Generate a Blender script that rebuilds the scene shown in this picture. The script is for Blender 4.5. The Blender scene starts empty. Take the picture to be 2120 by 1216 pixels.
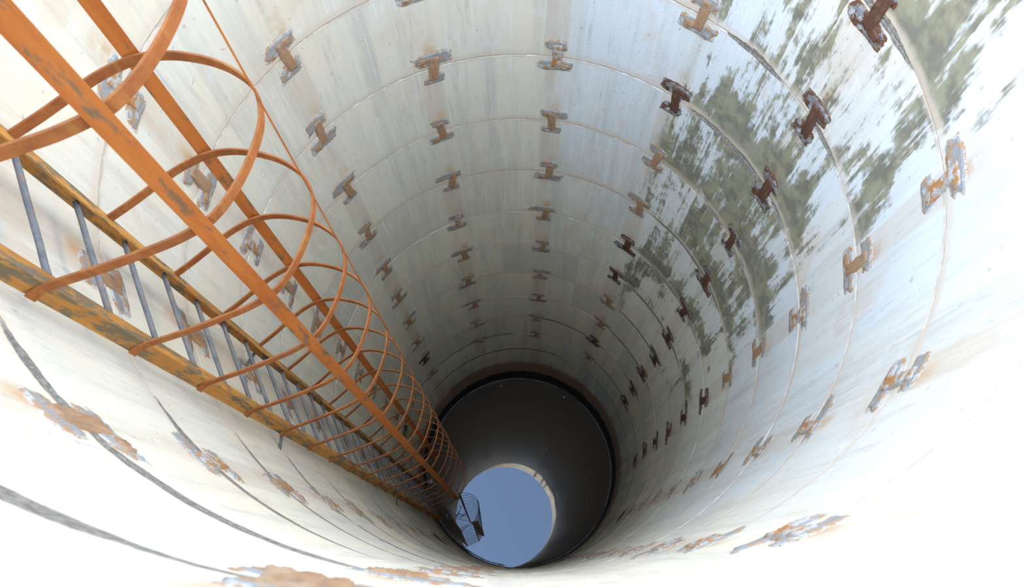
import bpy, bmesh, math, random
from mathutils import Vector, Matrix
sc = bpy.context.scene
COL = sc.collection
random.seed(7)
PI = math.pi

# ------------------------------------------------------------------ frame of the shaft
# X right, Y up in the picture, axis of the shaft at x = y = 0.  h = depth below the lens in radii.
R = 1.7
RIM = 0.24                      # depth of the rim below the lens, radii
WATER = 7.69
def Z(h): return (RIM - h) * R
def P(x, y, h): return Vector((x * R, y * R, Z(h)))
JOINTS = [.527, .972, 1.43, 1.885, 2.335, 2.78, 3.235, 3.71, 4.18, 4.645, 5.125, 5.60, 6.07, 6.55, 7.05]
COLUMNS = [202, 172.4, 141.5, 111.4, 81.4, 51.3, 21.5, -8, -38, -68.7, -98.3, -128]
TILT = Vector((.0206, .002, 1)).normalized()   # the water's normal seen from the (slightly leaning) shaft
LEAN = TILT.rotation_difference(Vector((0, 0, 1))).to_matrix().to_4x4()   # stands the shaft up so that the water is level

# ------------------------------------------------------------------ camera
W, H, F = 2120., 1216., 1444.
n = Vector((1075 - W/2, 1170.5 - H/2, F)).normalized()       # straight down the axis, in picture axes (right, down, forward)
u = Vector((0, -1, 0)); u = (u - n * u.dot(n)).normalized()
r = n.cross(-u); r = r if r.x > 0 else -r
cam = bpy.data.cameras.new('camera'); camo = bpy.data.objects.new('camera', cam); COL.objects.link(camo)
cx = Vector((r[0], u[0], -n[0])); cd = Vector((r[1], u[1], -n[1])); cf = Vector((r[2], u[2], -n[2]))
m = Matrix((( cx.x, -cd.x, -cf.x, 0), (cx.y, -cd.y, -cf.y, -.973 * R), (cx.z, -cd.z, -cf.z, Z(0)), (0, 0, 0, 1)))
camo.matrix_world = LEAN @ m
cam.sensor_width = 36; cam.lens = F / W * 36; cam.clip_start = .01; cam.clip_end = 200
cam.dof.use_dof = True; cam.dof.focus_distance = 4.2; cam.dof.aperture_fstop = 5.6
sc.camera = camo

# ------------------------------------------------------------------ sky, sun, exposure
SUN_EL, SUN_AZ = math.radians(23), math.radians(215)         # azimuth in shaft axes
world = bpy.data.worlds.new('sky'); sc.world = world; world.use_nodes = True
wn = world.node_tree.nodes; wl = world.node_tree.links
sky = wn.new('ShaderNodeTexSky'); sky.sky_type = 'NISHITA'; sky.sun_disc = False
sky.sun_elevation = SUN_EL; sky.sun_rotation = PI/2 - SUN_AZ
sky.air_density = 1.0; sky.dust_density = .7; sky.ozone_density = 1.0
# sky scaled brighter overhead, dimmer low, added to even light between near and deep wall
wtc = wn.new('ShaderNodeTexCoord'); wsp = wn.new('ShaderNodeSeparateXYZ'); wl.new(wtc.outputs['Generated'], wsp.inputs[0])
wmr = wn.new('ShaderNodeMapRange'); wmr.interpolation_type = 'SMOOTHSTEP'; wl.new(wsp.outputs[2], wmr.inputs['Value'])
for k_, v_ in (('From Min', .35), ('From Max', .97), ('To Min', .16), ('To Max', 1.5)): wmr.inputs[k_].default_value = v_
wvm = wn.new('ShaderNodeVectorMath'); wvm.operation = 'SCALE'; wl.new(sky.outputs[0], wvm.inputs[0]); wl.new(wmr.outputs[0], wvm.inputs['Scale'])
wl.new(wvm.outputs[0], wn['Background'].inputs[0]); wn['Background'].inputs[1].default_value = 1.0
sl = bpy.data.lights.new('sun', 'SUN'); sl.energy = 10.5; sl.angle = math.radians(.53); sl.color = (1, .89, .73)
so = bpy.data.objects.new('sun', sl); COL.objects.link(so)
to_sun = Vector((math.cos(SUN_EL) * math.cos(SUN_AZ), math.cos(SUN_EL) * math.sin(SUN_AZ), math.sin(SUN_EL)))
so.rotation_euler = to_sun.to_track_quat('Z', 'Y').to_euler(); so.location = (0, 0, 12)
vs = sc.view_settings; sc.display_settings.display_device = 'sRGB'
vs.view_transform = 'Standard'; vs.look = 'None'; vs.gamma = 1; vs.use_curve_mapping = False; vs.exposure = 1.45
cy = sc.cycles; cy.max_bounces = 9; cy.diffuse_bounces = 8; cy.glossy_bounces = 4; cy.sample_clamp_indirect = 20; cy.use_adaptive_sampling = True; cy.adaptive_threshold = .06
cy.use_denoising = True; cy.caustics_reflective = False; cy.caustics_refractive = False

# ------------------------------------------------------------------ node helper
class S:
    """A node socket one can calculate with."""
    def __init__(s, nt, k): s.nt, s.k = nt, k
    def op(s, o, *a, clamp=False):
        nd = s.nt.nodes.new('ShaderNodeMath'); nd.operation = o; nd.use_clamp = clamp
        for i, v in enumerate((s,) + a):
            if isinstance(v, S): s.nt.links.new(v.k, nd.inputs[i])
            else: nd.inputs[i].default_value = v
        return S(s.nt, nd.outputs[0])
    def __add__(s, b): return s.op('ADD', b)
    def __sub__(s, b): return s.op('SUBTRACT', b)
    def __mul__(s, b): return s.op('MULTIPLY', b)
    def __truediv__(s, b): return s.op('DIVIDE', b)
    def abs(s): return s.op('ABSOLUTE')
    def inv(s): return (s * -1) + 1
    def max(s, b): return s.op('MAXIMUM', b)
    def ramp(s, a, b):                     # 0 at a, 1 at b, smooth
        nd = s.nt.nodes.new('ShaderNodeMapRange'); nd.interpolation_type = 'SMOOTHSTEP'
        flip = a > b
        nd.inputs['From Min'].default_value, nd.inputs['From Max'].default_value = (b, a) if flip else (a, b)
        nd.inputs['To Min'].default_value, nd.inputs['To Max'].default_value = (1, 0) if flip else (0, 1)
        s.nt.links.new(s.k, nd.inputs['Value']); return S(s.nt, nd.outputs['Result'])
    def bell(s, c, w): return (s - c).abs().ramp(w, w * .25)
class Mat:
    def __init__(s, name):
        s.m = bpy.data.materials.new(name); s.m.use_nodes = True; s.nt = s.m.node_tree
        s.b = s.nt.nodes['Principled BSDF']
        s.tc = s.nt.nodes.new('ShaderNodeTexCoord')
    def sock(s, k): return S(s.nt, k)
    def vec(s, scale, src='Object', off=(0, 0, 0)):
        mp = s.nt.nodes.new('ShaderNodeMapping'); mp.inputs['Scale'].default_value = scale; mp.inputs['Location'].default_value = off
        s.nt.links.new(s.tc.outputs[src], mp.inputs[0]); return mp.outputs[0]
    def noise(s, scale=1, vec=(1, 1, 1), detail=4, rough=.6, off=(0, 0, 0), dist=0):
        nd = s.nt.nodes.new('ShaderNodeTexNoise'); nd.inputs['Scale'].default_value = scale
        nd.inputs['Detail'].default_value = detail; nd.inputs['Roughness'].default_value = rough; nd.inputs['Distortion'].default_value = dist
        s.nt.links.new(s.vec(vec, off=off), nd.inputs['Vector']); return S(s.nt, nd.outputs['Fac'])
    def mix(s, f, a, b):
        nd = s.nt.nodes.new('ShaderNodeMix'); nd.data_type = 'RGBA'
        for i, v in ((0, f), (6, a), (7, b)):
            if isinstance(v, S): s.nt.links.new(v.k, nd.inputs[i])
            elif hasattr(v, 'is_linked'): s.nt.links.new(v, nd.inputs[i])
            else: nd.inputs[i].default_value = v if i == 0 else (*v, 1)
        return nd.outputs[2]
    def out(s, color, rough, bump=None, strength=.3, dist=.01, metal=0, spec=.5):
        for v, k in ((color, 'Base Color'), (rough, 'Roughness'), (metal, 'Metallic')):
            if isinstance(v, S): v = v.k
            if hasattr(v, 'is_linked'): s.nt.links.new(v, s.b.inputs[k])
            elif k == 'Base Color': s.b.inputs[k].default_value = (*v, 1)
            else: s.b.inputs[k].default_value = v
        s.b.inputs['Specular IOR Level'].default_value = spec
        if bump is not None:
            bn = s.nt.nodes.new('ShaderNodeBump'); bn.inputs['Strength'].default_value = strength; bn.inputs['Distance'].default_value = dist
            s.nt.links.new(bump.k, bn.inputs['Height']); s.nt.links.new(bn.outputs[0], s.b.inputs['Normal'])
        return s.m

# ------------------------------------------------------------------ materials
def wall_material():
    M = Mat('weathered_concrete')
    sep = M.nt.nodes.new('ShaderNodeSeparateXYZ'); M.nt.links.new(M.tc.outputs['Object'], sep.inputs[0])
    x, y, z = (M.sock(sep.outputs[i]) for i in range(3))
    h = (z * (-1 / R)) + RIM
    az = y.op('ARCTAN2', x) * (180 / PI)                       # -180 .. 180
    uv = M.nt.nodes.new('ShaderNodeSeparateXYZ'); M.nt.links.new(M.tc.outputs['UV'], uv.inputs[0])
    jc = M.sock(uv.outputs[1])                                  # joint count, whole at each joint
    jn = jc.op('ROUND'); jd = (jc - jn) * .46                   # signed distance from the joint, + is below, radii
    big = M.noise(1.1, detail=2); mid = M.noise(5, detail=4, rough=.68); fine = M.noise(60, detail=2, rough=.7)
    streak = M.noise(7, (1, 1, .07), detail=4, rough=.68); hair = M.noise(45, (1, 1, .028), detail=3, rough=.7)
    # each cast ring and panel has its own tone
    wn1 = M.nt.nodes.new('ShaderNodeTexWhiteNoise'); wn1.noise_dimensions = '2D'
    cell = M.nt.nodes.new('ShaderNodeCombineXYZ')
    M.nt.links.new(jc.op('FLOOR').k, cell.inputs[0]); M.nt.links.new(((az - 6.5) / 30.0).op('FLOOR').k, cell.inputs[1])
    M.nt.links.new(cell.outputs[0], wn1.inputs['Vector']); panel = M.sock(wn1.outputs['Value'])
    c = M.mix(big.ramp(.35, .68), (.75, .70, .565), (.775, .68, .505))
    c = M.mix(h.ramp(2.3, 3.5) * (mid * .3 + .55), c, (.80, .73, .525))       # lighter tan painted in with depth, standing in for light lower down
    cool = az.ramp(-75, -40) * az.ramp(88, 74) * h.ramp(5.2, 2.4)      # cleaner, cooler castings on this side
    c = M.mix(cool * (panel.ramp(.0, .5) * .5 + .5), c, (.71, .735, .70))
    c = M.mix(panel.ramp(.5, 1) * .42 * h.ramp(2.0, 3.6), c, (.43, .43, .38))
    c = M.mix(streak.ramp(.42, .72) * .6, c, (.53, .495, .415))
    c = M.mix(M.noise(1.9, (1, 1, .6), detail=4, rough=.7, off=(2, 8, 3)).ramp(.54, .68) * .5, c, (.66, .54, .40))
    c = M.mix(M.noise(16, (1, 1, .10), detail=3, rough=.7, off=(6, 1, 3)).ramp(.60, .72) * .3, c, (.38, .36, .31))
    c = M.mix(mid.ramp(.52, .75) * .35, c, (.80, .80, .78))
    c = M.mix(hair.ramp(.58, .70) * .45, c, (.84, .84, .82))
    c = M.mix(hair.ramp(.38, .26) * .25, c, (.36, .35, .31))
    specks = M.noise(26, detail=1, rough=.5, off=(3, 1, 4)).ramp(.72, .78)
    c = M.mix(specks * .45, c, (.30, .31, .31))
    # column under each plate: trowelled, tan strip
    da = (((az - 6.5) / 30.0).op('FRACT') - .5) * (30 * PI / 180)     # arc from the nearest plate column, radii
    strip = (da + (streak - .5) * .05).abs().ramp(.055, .042)
    alt = ((jc.op('FLOOR') + (az / 30.0).op('FLOOR')) * .5).op('FRACT').ramp(.2, .3)
    c = M.mix(strip * (alt * .35 + .12), c, (.60, .50, .37))
    # rust washed out of the plates
    up = (jd + (fine - .5) * .03) * -1
    rustw = (da + .012).abs().ramp(.045, .0) * up.ramp(.05, .09) * up.ramp(.20, .09) * mid.ramp(.35, .6)
    c = M.mix(rustw * .75, c, (.55, .29, .10))
    drip = (da - .01).abs().ramp(.04, .0) * jd.ramp(.05, .1) * jd.ramp(.40, .1) * streak.ramp(.45, .6)
    c = M.mix(drip * .35, c, (.60, .44, .30))
    # damp, algae-stained side of the shaft
    side = az.ramp(-14, 8) * az.ramp(58, 40) * h.ramp(.75, 1.15) * h.ramp(5.4, 3.2)
    blot = M.noise(2.3, (1, 1, .55), detail=5, rough=.74, off=(0, 0, 1.7)) + (streak - .5) * .55 + (hair - .5) * .25
    below = (jd * -1).ramp(-.02, .02) * (jd * -1).ramp(.26, .05) * .085
    algae = (blot + below + side * .15 + (panel - .5) * .13).ramp(.62, .72) * side.ramp(.05, .5)
    acol = M.mix(M.noise(9, detail=2, off=(5, 5, 5)).ramp(.35, .65), (.145, .125, .068), (.27, .245, .13))
    c = M.mix(algae * .88, c, acol)
    # joints: a thin tan mortar line, in places worn to a wide dark gap
    wob = (M.noise(10, detail=3, off=(9, 2, 2)) - .5) * .022
    jw = (jd + wob).abs()
    jdir = jn * 3.7
    wear = M.noise(1.3, (1, 1, 1), detail=2, off=(2, 7, 0))
    c = M.mix((jd + wob * 1.4 + .01).abs().ramp(.036, .006) * (wear.ramp(.3, .7) * .45 + .4), c, (.69, .565, .425))
    c = M.mix(jw.ramp(.0058, .0026) * .75, c, (.46, .375, .275))
    left = az.ramp(-146, -130) * az.ramp(-88, -104)
    damp = az.ramp(5, 18) * az.ramp(52, 38)
    low = h.ramp(5.2, 5.6) * M.noise(1.0, detail=0, off=(1, 1, 6)).ramp(.42, .55)
    wide = (left * wear.ramp(.30, .50)).max(damp * wear.ramp(.36, .55)).max(low)
    width = wide * (h.ramp(1.9, 1.1) * left * .011 + .015) + .0001
    gap = jw.op('LESS_THAN', width) * wide.ramp(.15, .4)
    gcol = M.mix(fine.ramp(.4, .6), (.16, .14, .11), (.29, .26, .21))
    c = M.mix(gap * .95, c, gcol)
    # pale runs low down, then the brown and black water marks
    runs = az.ramp(-35, -5) * az.ramp(72, 50) * h.ramp(5.9, 6.4) * streak.ramp(.40, .58)
    c = M.mix(runs * .55, c, (.46, .50, .55))
    hh = h + (mid - .5) * .12 + (streak - .5) * .14 + x * .012
    c = M.mix(hh.ramp(6.95, 7.10) * .85, c, (.35, .205, .12))
    c = M.mix(hh.ramp(7.36, 7.43), c, (.032, .021, .014))
    wet = hh.ramp(7.3, 7.4).max(algae * .4) * .3
    bump = fine * .3 + hair * .3
    M.out(c, wet * -.45 + .82, bump, .55, .012, spec=.3)
    return M.m

def rust_material(name, a, b, dark, blue=0.0, scale=1.0, stretch=(1, 1, .12), rough=.75, scaleamt=.5, patch=(.53, .62)):
    M = Mat(name)
    st = M.noise(14 * scale, stretch, detail=6, rough=.7); bl = M.noise(24 * scale, (1, 1, .22), detail=6, rough=.72, off=(4, 0, 2)); fi = M.noise(90 * scale, detail=3)
    c = M.mix(st.ramp(.35, .65), a, b)
    c = M.mix(fi.ramp(.55, .75) * .35, c, tuple(min(1, v * 1.5) for v in b))
    c = M.mix(bl.ramp(*patch) * scaleamt, c, dark)
    return M.out(c, rough, fi * .5 + bl, .25, .004, spec=.25)

def stone_material(name, grey, rust, amount):
    M = Mat(name)
    nz = M.noise(22, detail=6, rough=.7); fi = M.noise(90, detail=4); n2 = M.noise(16, detail=5, off=(5, 3, 1))
    c = M.mix(fi.ramp(.3, .7), tuple(v * .8 for v in grey), grey)
    c = M.mix(n2.ramp(.55, .62) * .6, c, (.60, .58, .53))
    c = M.mix(nz.ramp(.66 - amount, .72 - amount), c, rust)
    return M.out(c, .85, nz + fi * .5, .6, .008, spec=.2)

MAT = dict(
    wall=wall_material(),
    bar=rust_material('orange_rust', (.50, .155, .028), (.40, .105, .018), (.15, .105, .06), scaleamt=.85),
    hoop=rust_material('brown_rust', (.38, .122, .03), (.27, .082, .022), (.42, .19, .05), stretch=(1, 1, 1), scaleamt=.4),
    stile=rust_material('ochre_rust', (.60, .285, .065), (.42, .175, .035), (.15, .13, .085), stretch=(1, 1, .08), scaleamt=.9, patch=(.47, .57)),
    rung=rust_material('grey_steel', (.135, .13, .12), (.21, .195, .17), (.27, .16, .09), stretch=(1, 1, 1), rough=.7, scaleamt=.6),
    strap_dry=rust_material('dry_plate_rust', (.45, .275, .155), (.35, .19, .095), (.25, .185, .13), scale=2.2, scaleamt=.7),
    strap_wet=rust_material('wet_plate_rust', (.135, .062, .036), (.095, .045, .028), (.19, .12, .085), scale=2, rough=.5, scaleamt=.5),
    mortar_dry=stone_material('pocket_mortar', (.37, .365, .34), (.43, .265, .145), .15),
    mortar_wet=stone_material('damp_pocket_mortar', (.25, .25, .24), (.12, .055, .03), .17),
    strap_pale=stone_material('cemented_plate', (.50, .46, .40), (.46, .225, .085), .19),
    rim_dry=stone_material('pocket_edge', (.66, .60, .50), (.46, .27, .145), .16),
    rim_wet=stone_material('damp_pocket_edge', (.36, .30, .22), (.17, .075, .035), .22),
)
def plain(name, col, rough=.8, noise=True, spec=.3):
    M = Mat(name); nz = M.noise(30, detail=4)
    return M.out(M.mix(nz.ramp(.35, .65), tuple(v * .75 for v in col), col), rough, nz, .2, .004, spec=spec)
MAT['twig'] = plain('dry_twig', (.22, .17, .095))
MAT['bundle'] = plain('dark_cloth', (.022, .022, .024))
MAT['cord'] = plain('grey_cord', (.11, .11, .105))
MAT['scum'] = plain('pale_scum', (.36, .38, .40))
MAT['white'] = plain('white_plastic', (.72, .74, .80), .4)
MAT['soil'] = plain('dry_soil', (.34, .29, .22))
def water_material():
    M = Mat('still_dark_water')
    M.out((.105, .070, .042), 0.0, spec=.5); M.b.inputs['IOR'].default_value = 1.6
    return M.m
MAT['water'] = water_material()

# ------------------------------------------------------------------ building helpers
def link(name, me, mat, parent=None, loc=None):
    o = bpy.data.objects.new(name, me); COL.objects.link(o)
    if mat is not None and not me.materials: me.materials.append(mat)
    if parent is not None: o.parent = parent
    if loc is not None: o.location = loc
    return o
def tag(o, label, cat, group=None, kind=None):
    o['label'] = label; o['category'] = cat
    if group: o['group'] = group
    if kind: o['kind'] = kind
    return o
def empty(name, loc, rz=0.0):
    o = bpy.data.objects.new(name, None); o.empty_display_size = .1; COL.objects.link(o)
    o.location = loc; o.rotation_euler = (0, 0, rz); return o
def mesh(name, bm, smooth=True):
    bmesh.ops.recalc_face_normals(bm, faces=bm.faces)
    me = bpy.data.meshes.new(name); bm.to_mesh(me); bm.free()
    if smooth:
        for p in me.polygons: p.use_smooth = True
    return me
def sweep(bm, pts, prof, closed=False, twist=None, cap=True):
    """Sweep a profile [(a, b)] along points; a runs along the side vector, b along the up vector given per point."""
    rings = []
    N = len(pts)
    for i, p in enumerate(pts):
        a, b = twist(i, p)
        rings.append([bm.verts.new(p + a * q[0] + b * q[1]) for q in prof])
    K = len(prof)
    for i in range(N if closed else N - 1):
        A, B = rings[i], rings[(i + 1) % N]
        for k in range(K): bm.faces.new((A[k], A[(k + 1) % K], B[(k + 1) % K], B[k]))
    if cap and not closed: bm.faces.new(rings[0]); bm.faces.new(rings[-1][::-1])
def tube(bm, pts, rad, seg=10):
    pts = [Vector(p) for p in pts]; N = len(pts)
    rads = rad if isinstance(rad, (list, tuple)) else [rad] * N
    ref = Vector((.3, .2, 1)).normalized(); prev = None
    rings = []
    for i in range(N):
        d = (pts[min(i + 1, N - 1)] - pts[max(i - 1, 0)]).normalized()
        a = prev - d * prev.dot(d) if prev is not None else ref - d * ref.dot(d)
        if a.length < .05: a = Vector((1, 0, 0)) - d * d.x
        a.normalize(); prev = a; b = d.cross(a)
        rings.append([bm.verts.new(pts[i] + (a * math.cos(t * 2 * PI / seg) + b * math.sin(t * 2 * PI / seg)) * rads[i]) for t in range(seg)])
    for A, B in zip(rings, rings[1:]):
        for k in range(seg): bm.faces.new((A[k], A[(k + 1) % seg], B[(k + 1) % seg], B[k]))
    bm.faces.new(rings[0][::-1]); bm.faces.new(rings[-1])
def spline(pts, per=6):
    out = []
    q = [pts[0]] + list(pts) + [pts[-1]]
    for i in range(1, len(q) - 2):
        p0, p1, p2, p3 = (Vector(v) for v in q[i - 1:i + 3])
        for k in range(per):
            t = k / per
            out.append(.5 * (2 * p1 + (p2 - p0) * t + (2 * p0 - 5 * p1 + 4 * p2 - p3) * t * t + (3 * p1 - p0 - 3 * p2 + p3) * t ** 3))
    out.append(Vector(pts[-1])); return out

# ------------------------------------------------------------------ the setting
def build_wall():
    bm = bmesh.new(); uvl = bm.loops.layers.uv.new('UVMap')
    NA = 480
    rnd = random.Random(3)
    jig = [rnd.uniform(-.0016, .0016) for _ in range(20)]
    def joint_count(h):
        J = JOINTS
        if h <= J[0]: return (h - J[0]) / .46
        for k in range(len(J) - 1):
            if h <= J[k + 1]: return k + (h - J[k]) / (J[k + 1] - J[k])
        return len(J) - 1 + (h - J[-1]) / .47
    rows = [(.24, 1 + jig[0])]
    for k, hj in enumerate(JOINTS):
        a, b = 1 + jig[k], 1 + jig[k + 1]
        if k == 0: rows += [(.30, a), (.40, a)]
        rows += [(hj - .035, a), (hj - .006, a), (hj - .0042, a), (hj - .0036, a + .0003), (hj - .0028, a + .005), (hj + .0026, b + .005), (hj + .0036, b + .0003), (hj + .0042, b), (hj + .006, b), (hj + .035, b), (hj + .23, b)]
    rows += [(7.7, 1), (8.3, 1)]
    chips = [(55, 7, .10), (62, 4, .06), (20, 5, .03), (-10, 6, .03), (100, 8, .03), (140, 5, .04), (-60, 6, .02)]
    def top(az):
        d = sum(.012 * math.sin(f * math.radians(az) + p) for f, p in ((7, 1), (13, 2.2), (29, .4)))
        for c, w, a in chips:
            t = abs((az - c + 180) % 360 - 180) / w
            if t < 1: d -= a * .5 * (1 + math.cos(PI * t))
        return d
    grid = []
    for i, (h, rr) in enumerate(rows):
        ring = []
        for k in range(NA):
            az = 360 * k / NA; a = math.radians(az)
            hh = h + (top(az) * -1 * .7 if i == 0 else 0)
            ring.append(bm.verts.new((R * rr * math.cos(a), R * rr * math.sin(a), Z(hh))))
        grid.append(ring)
    for i in range(len(rows) - 1):
        for k in range(NA):
            f = bm.faces.new((grid[i][k], grid[i][(k + 1) % NA], grid[i + 1][(k + 1) % NA], grid[i + 1][k]))
            for l, (ii, kk) in zip(f.loops, ((i, k), (i, k + 1), (i + 1, k + 1), (i + 1, k))):
                l[uvl].uv = (kk / NA, joint_count(rows[ii][0]))
    # top of the lining and its outside
    prev = grid[0]
    for rr, dz in ((1.012, .0), (1.075, .012), (1.085, -.05), (1.085, -2.0)):
        ring = []
        for k in range(NA):
            az = 360 * k / NA; a = math.radians(az)
            z = Z(.24 - top(az) * .7) + dz if dz > -1 else Z(8.3)
            ring.append(bm.verts.new((R * rr * math.cos(a), R * rr * math.sin(a), z)))
        for k in range(NA): bm.faces.new((prev[(k + 1) % NA], prev[k], ring[k], ring[(k + 1) % NA]))
        prev = ring
    return mesh('wall_round', bm)
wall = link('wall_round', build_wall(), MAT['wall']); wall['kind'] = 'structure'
wall['label'] = 'pale stained concrete lining of the round shaft, cast in rings'

def disc(name, r0, r1, z, NA=96, cap=False):
    bm = bmesh.new()
    outer = [bm.verts.new((r1 * math.cos(2 * PI * k / NA), r1 * math.sin(2 * PI * k / NA), z)) for k in range(NA)]
    if r0 <= 0: bm.faces.new(outer)
    else:
        inner = [bm.verts.new((r0 * math.cos(2 * PI * k / NA), r0 * math.sin(2 * PI * k / NA), z)) for k in range(NA)]
        for k in range(NA): bm.faces.new((inner[k], outer[k], outer[(k + 1) % NA], inner[(k + 1) % NA]))
    return mesh(name, bm, False)
ground = link('ground', disc('ground', R * 1.086, 14, -.35), MAT['soil']); ground['kind'] = 'structure'
floor = link('floor', disc('floor', 0, R * .999, Z(8.29)), MAT['soil']); floor['kind'] = 'structure'
water = link('water', disc('water', 0, R * 1.004, 0, 256), MAT['water'])
water.location = (0, 0, Z(WATER)); water.rotation_mode = 'QUATERNION'; water.rotation_quaternion = Vector((0, 0, 1)).rotation_difference(TILT)
water['kind'] = 'structure'; water['label'] = 'still dark water at the bottom of the shaft, mirroring the round opening'
def water_z(x, y): return Z(WATER) - (TILT.x * x + TILT.y * y) / TILT.z

def build_scum():
    bm = bmesh.new(); rnd = random.Random(11)
    for a0, a1 in ((128, 176), (182, 186), (205, 262), (-62, -35), (-24, 47), (64, 126), (284, 297)):
        N = max(4, int((a1 - a0) / 1.5)); pts = []; rads = []
        for i in range(N + 1):
            a = math.radians(a0 + (a1 - a0) * i / N); rr = R * (.988 + .002 * math.sin(a * 9) + rnd.uniform(-.0008, .0008))
            x, y = rr * math.cos(a), rr * math.sin(a); pts.append((x, y, water_z(x, y) + .002)); rads.append((.0035 + rnd.random() * .004) * (1.8 if 205 < a0 + (a1 - a0) * i / N < 262 else 1))
        rads[0] = rads[-1] = .001
        tube(bm, pts, rads, 6)
    return mesh('scum_line', bm)
scum = link('scum_line', build_scum(), MAT['scum'])
tag(scum, 'thin pale scum line floating around the edge of the dark water', 'scum', kind='stuff')

# ------------------------------------------------------------------ the caged ladder
NEAR, FAR = Vector((-.757, -.548)), Vector((-.886, -.280))           # stiles, radii
tang = (FAR - NEAR).normalized(); inward = Vector((-tang.y, tang.x)) * 1
if inward.dot(NEAR) > 0: inward = -inward
HOOP = [(-.778, -.582), (-.766, -.568), (-.750, -.560), (-.715, -.547), (-.66, -.526), (-.607, -.503), (-.555, -.478), (-.505, -.440), (-.472, -.375), (-.453, -.300), (-.451, -.240), (-.472, -.182),
        (-.515, -.143), (-.57, -.118), (-.640, -.106), (-.700, -.115), (-.755, -.147), (-.802, -.191), (-.845, -.235), (-.889, -.276)]
hoop_curve = [Vector((p.x, p.y)) for p in spline([(x, y, 0) for x, y in HOOP], 4)]
TOP, BASE, CAGE_END = -.58, 7.15, 6.07
lroot = empty('caged_ladder', P(*((NEAR + FAR) / 2), BASE))
tag(lroot, 'rusty orange caged ladder running down the shaft wall into the dark', 'ladder')
def lpart(name, bm, mat, parent=None, smooth=False):
    me = mesh(name, bm, smooth)
    for v in me.vertices: v.co -= lroot.location
    return link(name, me, MAT[mat], parent or lroot)
def L3(v, h): return P(v.x, v.y, h)
def stile(base, side):
    # rolled angle: one leg faces the middle of the shaft, the other points at the wall
    t3 = Vector((tang.x, tang.y, 0)) * side; i3 = Vector((inward.x, inward.y, 0))
    w1, w2, th = .046, .062, .007
    prof = [(0, 0), (w1, 0), (w1, -th), (th, -th), (th, -w2), (0, -w2)]
    bm = bmesh.new(); N = 24
    pts = [L3(base, TOP + (BASE - TOP) * k / N) for k in range(N + 1)]
    sweep(bm, pts, prof, twist=lambda i, p: (t3, i3))
    bmesh.ops.bevel(bm, geom=[e for e in bm.edges if abs((e.verts[0].co - e.verts[1].co).normalized().z) > .9], offset=.0015, segments=1, affect='EDGES')
    return lpart('stile', bm, 'stile')
stile(NEAR - tang * .012, 1); stile(FAR + tang * .012, -1)
k = 0
h = 1.06 - .187 * 7
while h < 7.1:
    bm = bmesh.new()
    a = L3(NEAR + tang * .004 - inward * .016, h + .006); b = L3(FAR - tang * .004 - inward * .016, h - .006)
    tube(bm, [a + (b - a) * (i / 6) + Vector((0, 0, random.uniform(-.002, .002))) for i in range(7)], .0102, 12)
    lpart('rung', bm, 'rung', smooth=True); h += .187
def hoop(h, wob):
    bm = bmesh.new(); pts = []
    N = len(hoop_curve)
    for i, q in enumerate(hoop_curve):
        s = i / (N - 1); f = math.sin(PI * s)
        pts.append(L3(q + Vector((wob[0], wob[1])) * f, h + wob[2] * f))
    def fr(i, p):
        d = (pts[min(i + 1, N - 1)] - pts[max(i - 1, 0)]).normalized(); nrm = Vector((d.y, -d.x, 0)).normalized()
        return nrm, Vector((0, 0, 1))
    t, w = .008, .040
    sweep(bm, pts, [(-t/2, -w/2), (t/2, -w/2), (t/2, w/2), (-t/2, w/2)], twist=fr)
    bmesh.ops.bevel(bm, geom=bm.edges[:], offset=.0008, segments=1, affect='EDGES')
    return lpart('cage_hoop', bm, 'hoop')
h = 1.028 - .3135 * 5; i = 0
while h < CAGE_END:
    rw = random.Random(40 + i)
    hoop(h, (rw.uniform(-.003, .003), rw.uniform(-.003, .003), rw.uniform(-.006, .006))); h += .3135; i += 1
def cage_bar(c, ang, w=.052, t=.006, end=CAGE_END, topk=()):
    a3 = Vector((math.cos(ang), math.sin(ang), 0)); b3 = Vector((-a3.y, a3.x, 0))
    bm = bmesh.new(); N = 30
    pts = []
    for k in range(N + 1):
        hh = TOP + (end + .02 - TOP) * k / N
        q = Vector(c)
        for (lim, dx, dy) in topk:
            if hh < lim: q += Vector((dx, dy)) * (lim - hh)
        pts.append(L3(q, hh))
    sweep(bm, pts, [(-w/2, -t/2), (w/2, -t/2), (w/2, t/2), (-w/2, t/2)], twist=lambda i, p: (a3, b3))
    bmesh.ops.bevel(bm, geom=[e for e in bm.edges if abs((e.verts[0].co - e.verts[1].co).normalized().z) > .9], offset=.0012, segments=1, affect='EDGES')
    return lpart('cage_bar', bm, 'bar')
cage_bar((-.517, -.4605), math.radians(38))
cage_bar((-.7085, -.1085), math.radians(36), topk=((.1, .12, 0),))
cage_bar((-.4615, -.205), math.radians(121))
for hs in (-.03, 2.31, 4.66, 6.98):
    for base, (ex, ey) in ((NEAR, (-.786, -.629)), (FAR, (-.943, -.352))):
        bm = bmesh.new(); a = L3(base - inward * .03, hs); e = Vector((ex, ey)); e = e * (1.006 / e.length); b = L3(e, hs)
        tube(bm, [a, a + (b - a) * .5, b], .0095, 10); lpart('standoff', bm, 'rung', smooth=True)

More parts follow.
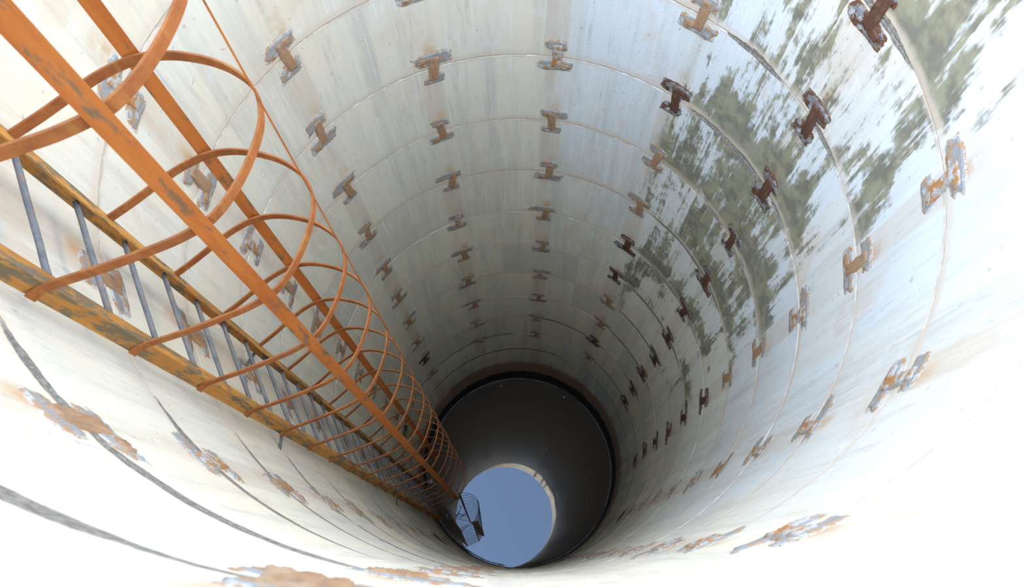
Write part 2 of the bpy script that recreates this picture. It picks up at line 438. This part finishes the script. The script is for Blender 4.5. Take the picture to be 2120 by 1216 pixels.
# ------------------------------------------------------------------ coupling plates over the ring joints
def tile(name, cu, cv, wu, wv, thick, seed, rough=.09, skew=0.0, nu=14, nv=10, sq=5.0):
    """An uneven patch bent to the wall: u runs along the wall, v up, both radii. Local x points out of the shaft."""
    rnd = random.Random(seed); bm = bmesh.new()
    ph = [rnd.uniform(0, 6.28) for _ in range(8)]; am = [rnd.uniform(.3, 1) for _ in range(8)]
    g = []
    for j in range(nv + 1):
        row = []
        for i in range(nu + 1):
            s, t = 2 * i / nu - 1, 2 * j / nv - 1
            e = max(abs(s), abs(t)); q = (abs(s) ** sq + abs(t) ** sq) ** (1 / sq)
            f = e / q if q > 0 else 1
            ang = math.atan2(t, s)
            jit = 1 + rough * e * sum(am[k] * math.sin((k + 2) * ang + ph[k]) for k in range(8)) / 3 + rough * .8 * e * rnd.uniform(-.5, .5)
            uu = cu + s * f * jit * wu / 2 + skew * t * wv; vv = cv + t * f * jit * wv / 2
            edge = e > .999
            w = -.006 if edge else thick * (1 + rnd.uniform(-.25, .25)) * (1 if e < .88 else .8)
            a = uu; rr = R - w
            row.append(bm.verts.new((rr * math.cos(a) - R, rr * math.sin(a), vv * R)))
        g.append(row)
    for j in range(nv):
        for i in range(nu): bm.faces.new((g[j][i], g[j][i + 1], g[j + 1][i + 1], g[j + 1][i]))
    bmesh.ops.recalc_face_normals(bm, faces=bm.faces)
    me = bpy.data.meshes.new(name); bm.to_mesh(me); bm.free()
    for p in me.polygons: p.use_smooth = True
    return me
CACHE = {}
def plate_meshes(var, flip, wet, pale):
    key = (var, flip, wet, pale)
    if key in CACHE: return CACHE[key]
    rnd = random.Random(100 + var * 7 + flip * 3)
    f = -1 if flip else 1
    s = 'wet' if wet else 'dry'
    sm = 'strap_pale' if pale else 'strap_' + s
    wide, narrow = rnd.uniform(.128, .158), rnd.uniform(.082, .11)
    ox = rnd.uniform(-.016, .016)
    items = []
    for nm, cu, cv, wu, wv, pick in (('a', ox, -.052 * f, wide, rnd.uniform(.058, .072), 0), ('b', ox * .3, .068 * f, narrow, rnd.uniform(.052, .066), 1)):
        sk = rnd.uniform(-.12, .12)
        items.append(('pocket', tile('pocket', cu, cv, wu, wv, .006, 10 * var + pick, skew=sk), MAT['mortar_' + s],
                      [('pocket_edge', tile('pocket_edge', cu, cv, wu * 1.10 + .004, wv * 1.16 + .006, .0025, 500 + 10 * var + pick, rough=.12, skew=sk), MAT['rim_' + s])]))
    items.append(('strap', tile('strap', -.004 + rnd.uniform(-.006, .006), .006 * f, rnd.uniform(.040, .050), rnd.uniform(.135, .155), .0125, 900 + var, rough=.035, skew=rnd.uniform(-.07, .07), nu=10, nv=18, sq=9), MAT[sm], []))
    cu = (.5 * rnd.choice((-1, 1))) * wide * .62
    items.append(('lug', tile('lug', ox + cu * .72, -.052 * f, wide * .34, .038, .0115, 1300 + var, rough=.10, nu=8, nv=6), MAT[sm], []))
    for nm, me, mt, kids in items:
        me.materials.append(mt)
        for kk in kids: kk[1].materials.append(kk[2])
    CACHE[key] = items; return items
ORD = ['', 'first', 'second', 'third', 'fourth', 'fifth', 'sixth', 'seventh', 'eighth', 'ninth', 'tenth', 'eleventh', 'twelfth', 'thirteenth', 'fourteenth', 'fifteenth']
def project(p):
    q = camo.matrix_world.inverted() @ (LEAN @ p)
    return (W/2 + F * q.x / -q.z, H/2 - F * q.y / -q.z) if q.z < -.01 else None
for ci, az in enumerate(COLUMNS):
    for ji, hj in enumerate(JOINTS[:13]):
        rnd = random.Random(ci * 50 + ji)
        a = math.radians(az + rnd.uniform(-.5, .5) + (3 if ci == 9 and ji == 0 else 0)); p = Vector((R * math.cos(a), R * math.sin(a), Z(hj)))
        q = project(p)
        if q is None or not (-40 < q[0] < W + 40 and -40 < q[1] < H + 30): continue
        wet = ci == 6 or (ci == 7 and ji > 6) or (ci == 5 and rnd.random() < .35 and ji > 3) or (ji >= 11 and rnd.random() < .35)
        t = empty('coupling_plate', p, a)
        pale = not wet and rnd.random() < (.75 if ci in (8, 9) else .3)
        look = 'dark brown rusted' if wet else 'cement smeared rusty' if pale else 'orange rusted'
        place = 'column behind the ladder' if ci == 0 else ORD[ci] + ' column clockwise from ladder'
        tag(t, f'{look} steel plate on {ORD[15 - ji]} joint up from water, {place}', 'coupling plate', 'coupling plates bridging the ring joints')
        for nm, me, mt, kids in plate_meshes(rnd.randrange(6), (ci + ji) % 2, wet, pale):
            o = link(nm, me, None, t)
            for kn, km, kmt in kids: link(kn, km, None, o)

# ------------------------------------------------------------------ small things
def branch():
    c = P(-.735, -.40, 6.0); t = empty('dry_branch', c)
    tag(t, 'dry forked branch caught inside the bottom of the ladder cage', 'branch')
    rnd = random.Random(5)
    bm = bmesh.new()
    def limb(a, d, l, r0, lev):
        pts = [a]; dd = d.normalized()
        for k in range(5):
            dd = (dd + Vector((rnd.uniform(-.3, .3), rnd.uniform(-.3, .3), rnd.uniform(-.2, .2)))).normalized(); pts.append(pts[-1] + dd * l / 5)
        tube(bm, pts, [r0 * (1 - .15 * k) for k in range(6)], 6)
        if lev:
            for k in (2, 3, 4): limb(pts[k], dd + Vector((rnd.uniform(-1, 1), rnd.uniform(-1, 1), rnd.uniform(-.7, .7))), l * .6, r0 * .6, lev - 1)
    limb(Vector((-.18, -.10, -.1)), Vector((.8, .5, .4)), .42, .012, 2)
    limb(Vector((.0, .0, .0)), Vector((.2, .8, .5)), .3, .010, 1)
    link('twigs', mesh('twigs', bm), MAT['twig'], t)
branch()

def bundle():
    c = P(-.55, -.19, TOP - .082); t = empty('bundle', c, math.radians(-62))
    tag(t, 'dark lumpy bundle lying across the top of the ladder cage', 'bundle')
    bm = bmesh.new(); rnd = random.Random(2)
    pts = [(x, .012 * math.sin(x * 9), .012 * math.cos(x * 7)) for x in [(-.27 + .54 * i / 14) for i in range(15)]]
    tube(bm, pts, [.06] + [.105 + .014 * math.sin(i * 1.9) for i in range(13)] + [.07], 18)
    link('roll', mesh('roll', bm), MAT['bundle'], t)
    bm = bmesh.new(); tube(bm, [(.24, .02, 0), (.31, .05, .01), (.34, .04, .0)], [.045, .05, .03], 12); link('knot', mesh('knot', bm), MAT['bundle'], t)
    for x in (-.14, .12):
        bm = bmesh.new()
        tube(bm, [(x, .118 * math.cos(a), .118 * math.sin(a)) for a in [2 * PI * i / 24 for i in range(25)]], .008, 8)
        link('cord', mesh('cord', bm), MAT['cord'], t)
bundle()

def afloat(name, x, y, size, label, cat, kind):
    t = None; rnd = random.Random(name + str(x)); bm = bmesh.new()
    x, y = x * R, y * R
    if kind == 'string':
        tube(bm, spline([(-.04, .03, .0), (-.02, .0, .002), (.01, .012, .003), (.0, -.03, .0), (.03, -.045, 0)], 6), .005, 8)
    else:
        N = 11; top = [bm.verts.new((size * rnd.uniform(.6, 1) * math.cos(2 * PI * k / N), size * rnd.uniform(.5, .9) * math.sin(2 * PI * k / N), rnd.uniform(.006, .018))) for k in range(N)]
        bot = [bm.verts.new((v.co.x * .9, v.co.y * .9, -.004)) for v in top]; c = bm.verts.new((0, 0, .02 + size * .25))
        for k in range(N):
            bm.faces.new((top[k], top[(k + 1) % N], c)); bm.faces.new((bot[k], bot[(k + 1) % N], top[(k + 1) % N], top[k]))
        bm.faces.new(bot[::-1])
    o = link(name, mesh(name, bm), MAT['white'], loc=(x, y, water_z(x, y) + .002)); tag(o, label, cat)
afloat('plastic_scrap', -.945, -.145, .055, 'crumpled white plastic scrap floating beside the foot of the ladder', 'scrap', 'scrap')
afloat('string', -.76, -.49, .05, 'pale bit of string floating at the wall below the ladder', 'string', 'string')
afloat('flake', .30, .20, .014, 'small white flake floating near the middle of the water', 'flake', 'flake')
afloat('flake', -.20, .905, .018, 'small white flake floating against the far left edge of the water', 'flake', 'flake')
afloat('flake', .50, .78, .020, 'small white flake floating against the far right edge of the water', 'flake', 'flake')

# ------------------------------------------------------------------ stand the shaft up so that the water lies level
bpy.context.view_layer.update()
for o in list(sc.objects):
    if o.parent is None and o.type in {'MESH', 'EMPTY'}:
        if o.rotation_mode == 'QUATERNION': o.rotation_quaternion = LEAN.to_quaternion() @ o.rotation_quaternion; o.location = LEAN @ o.location
        else: o.matrix_basis = LEAN @ o.matrix_basis
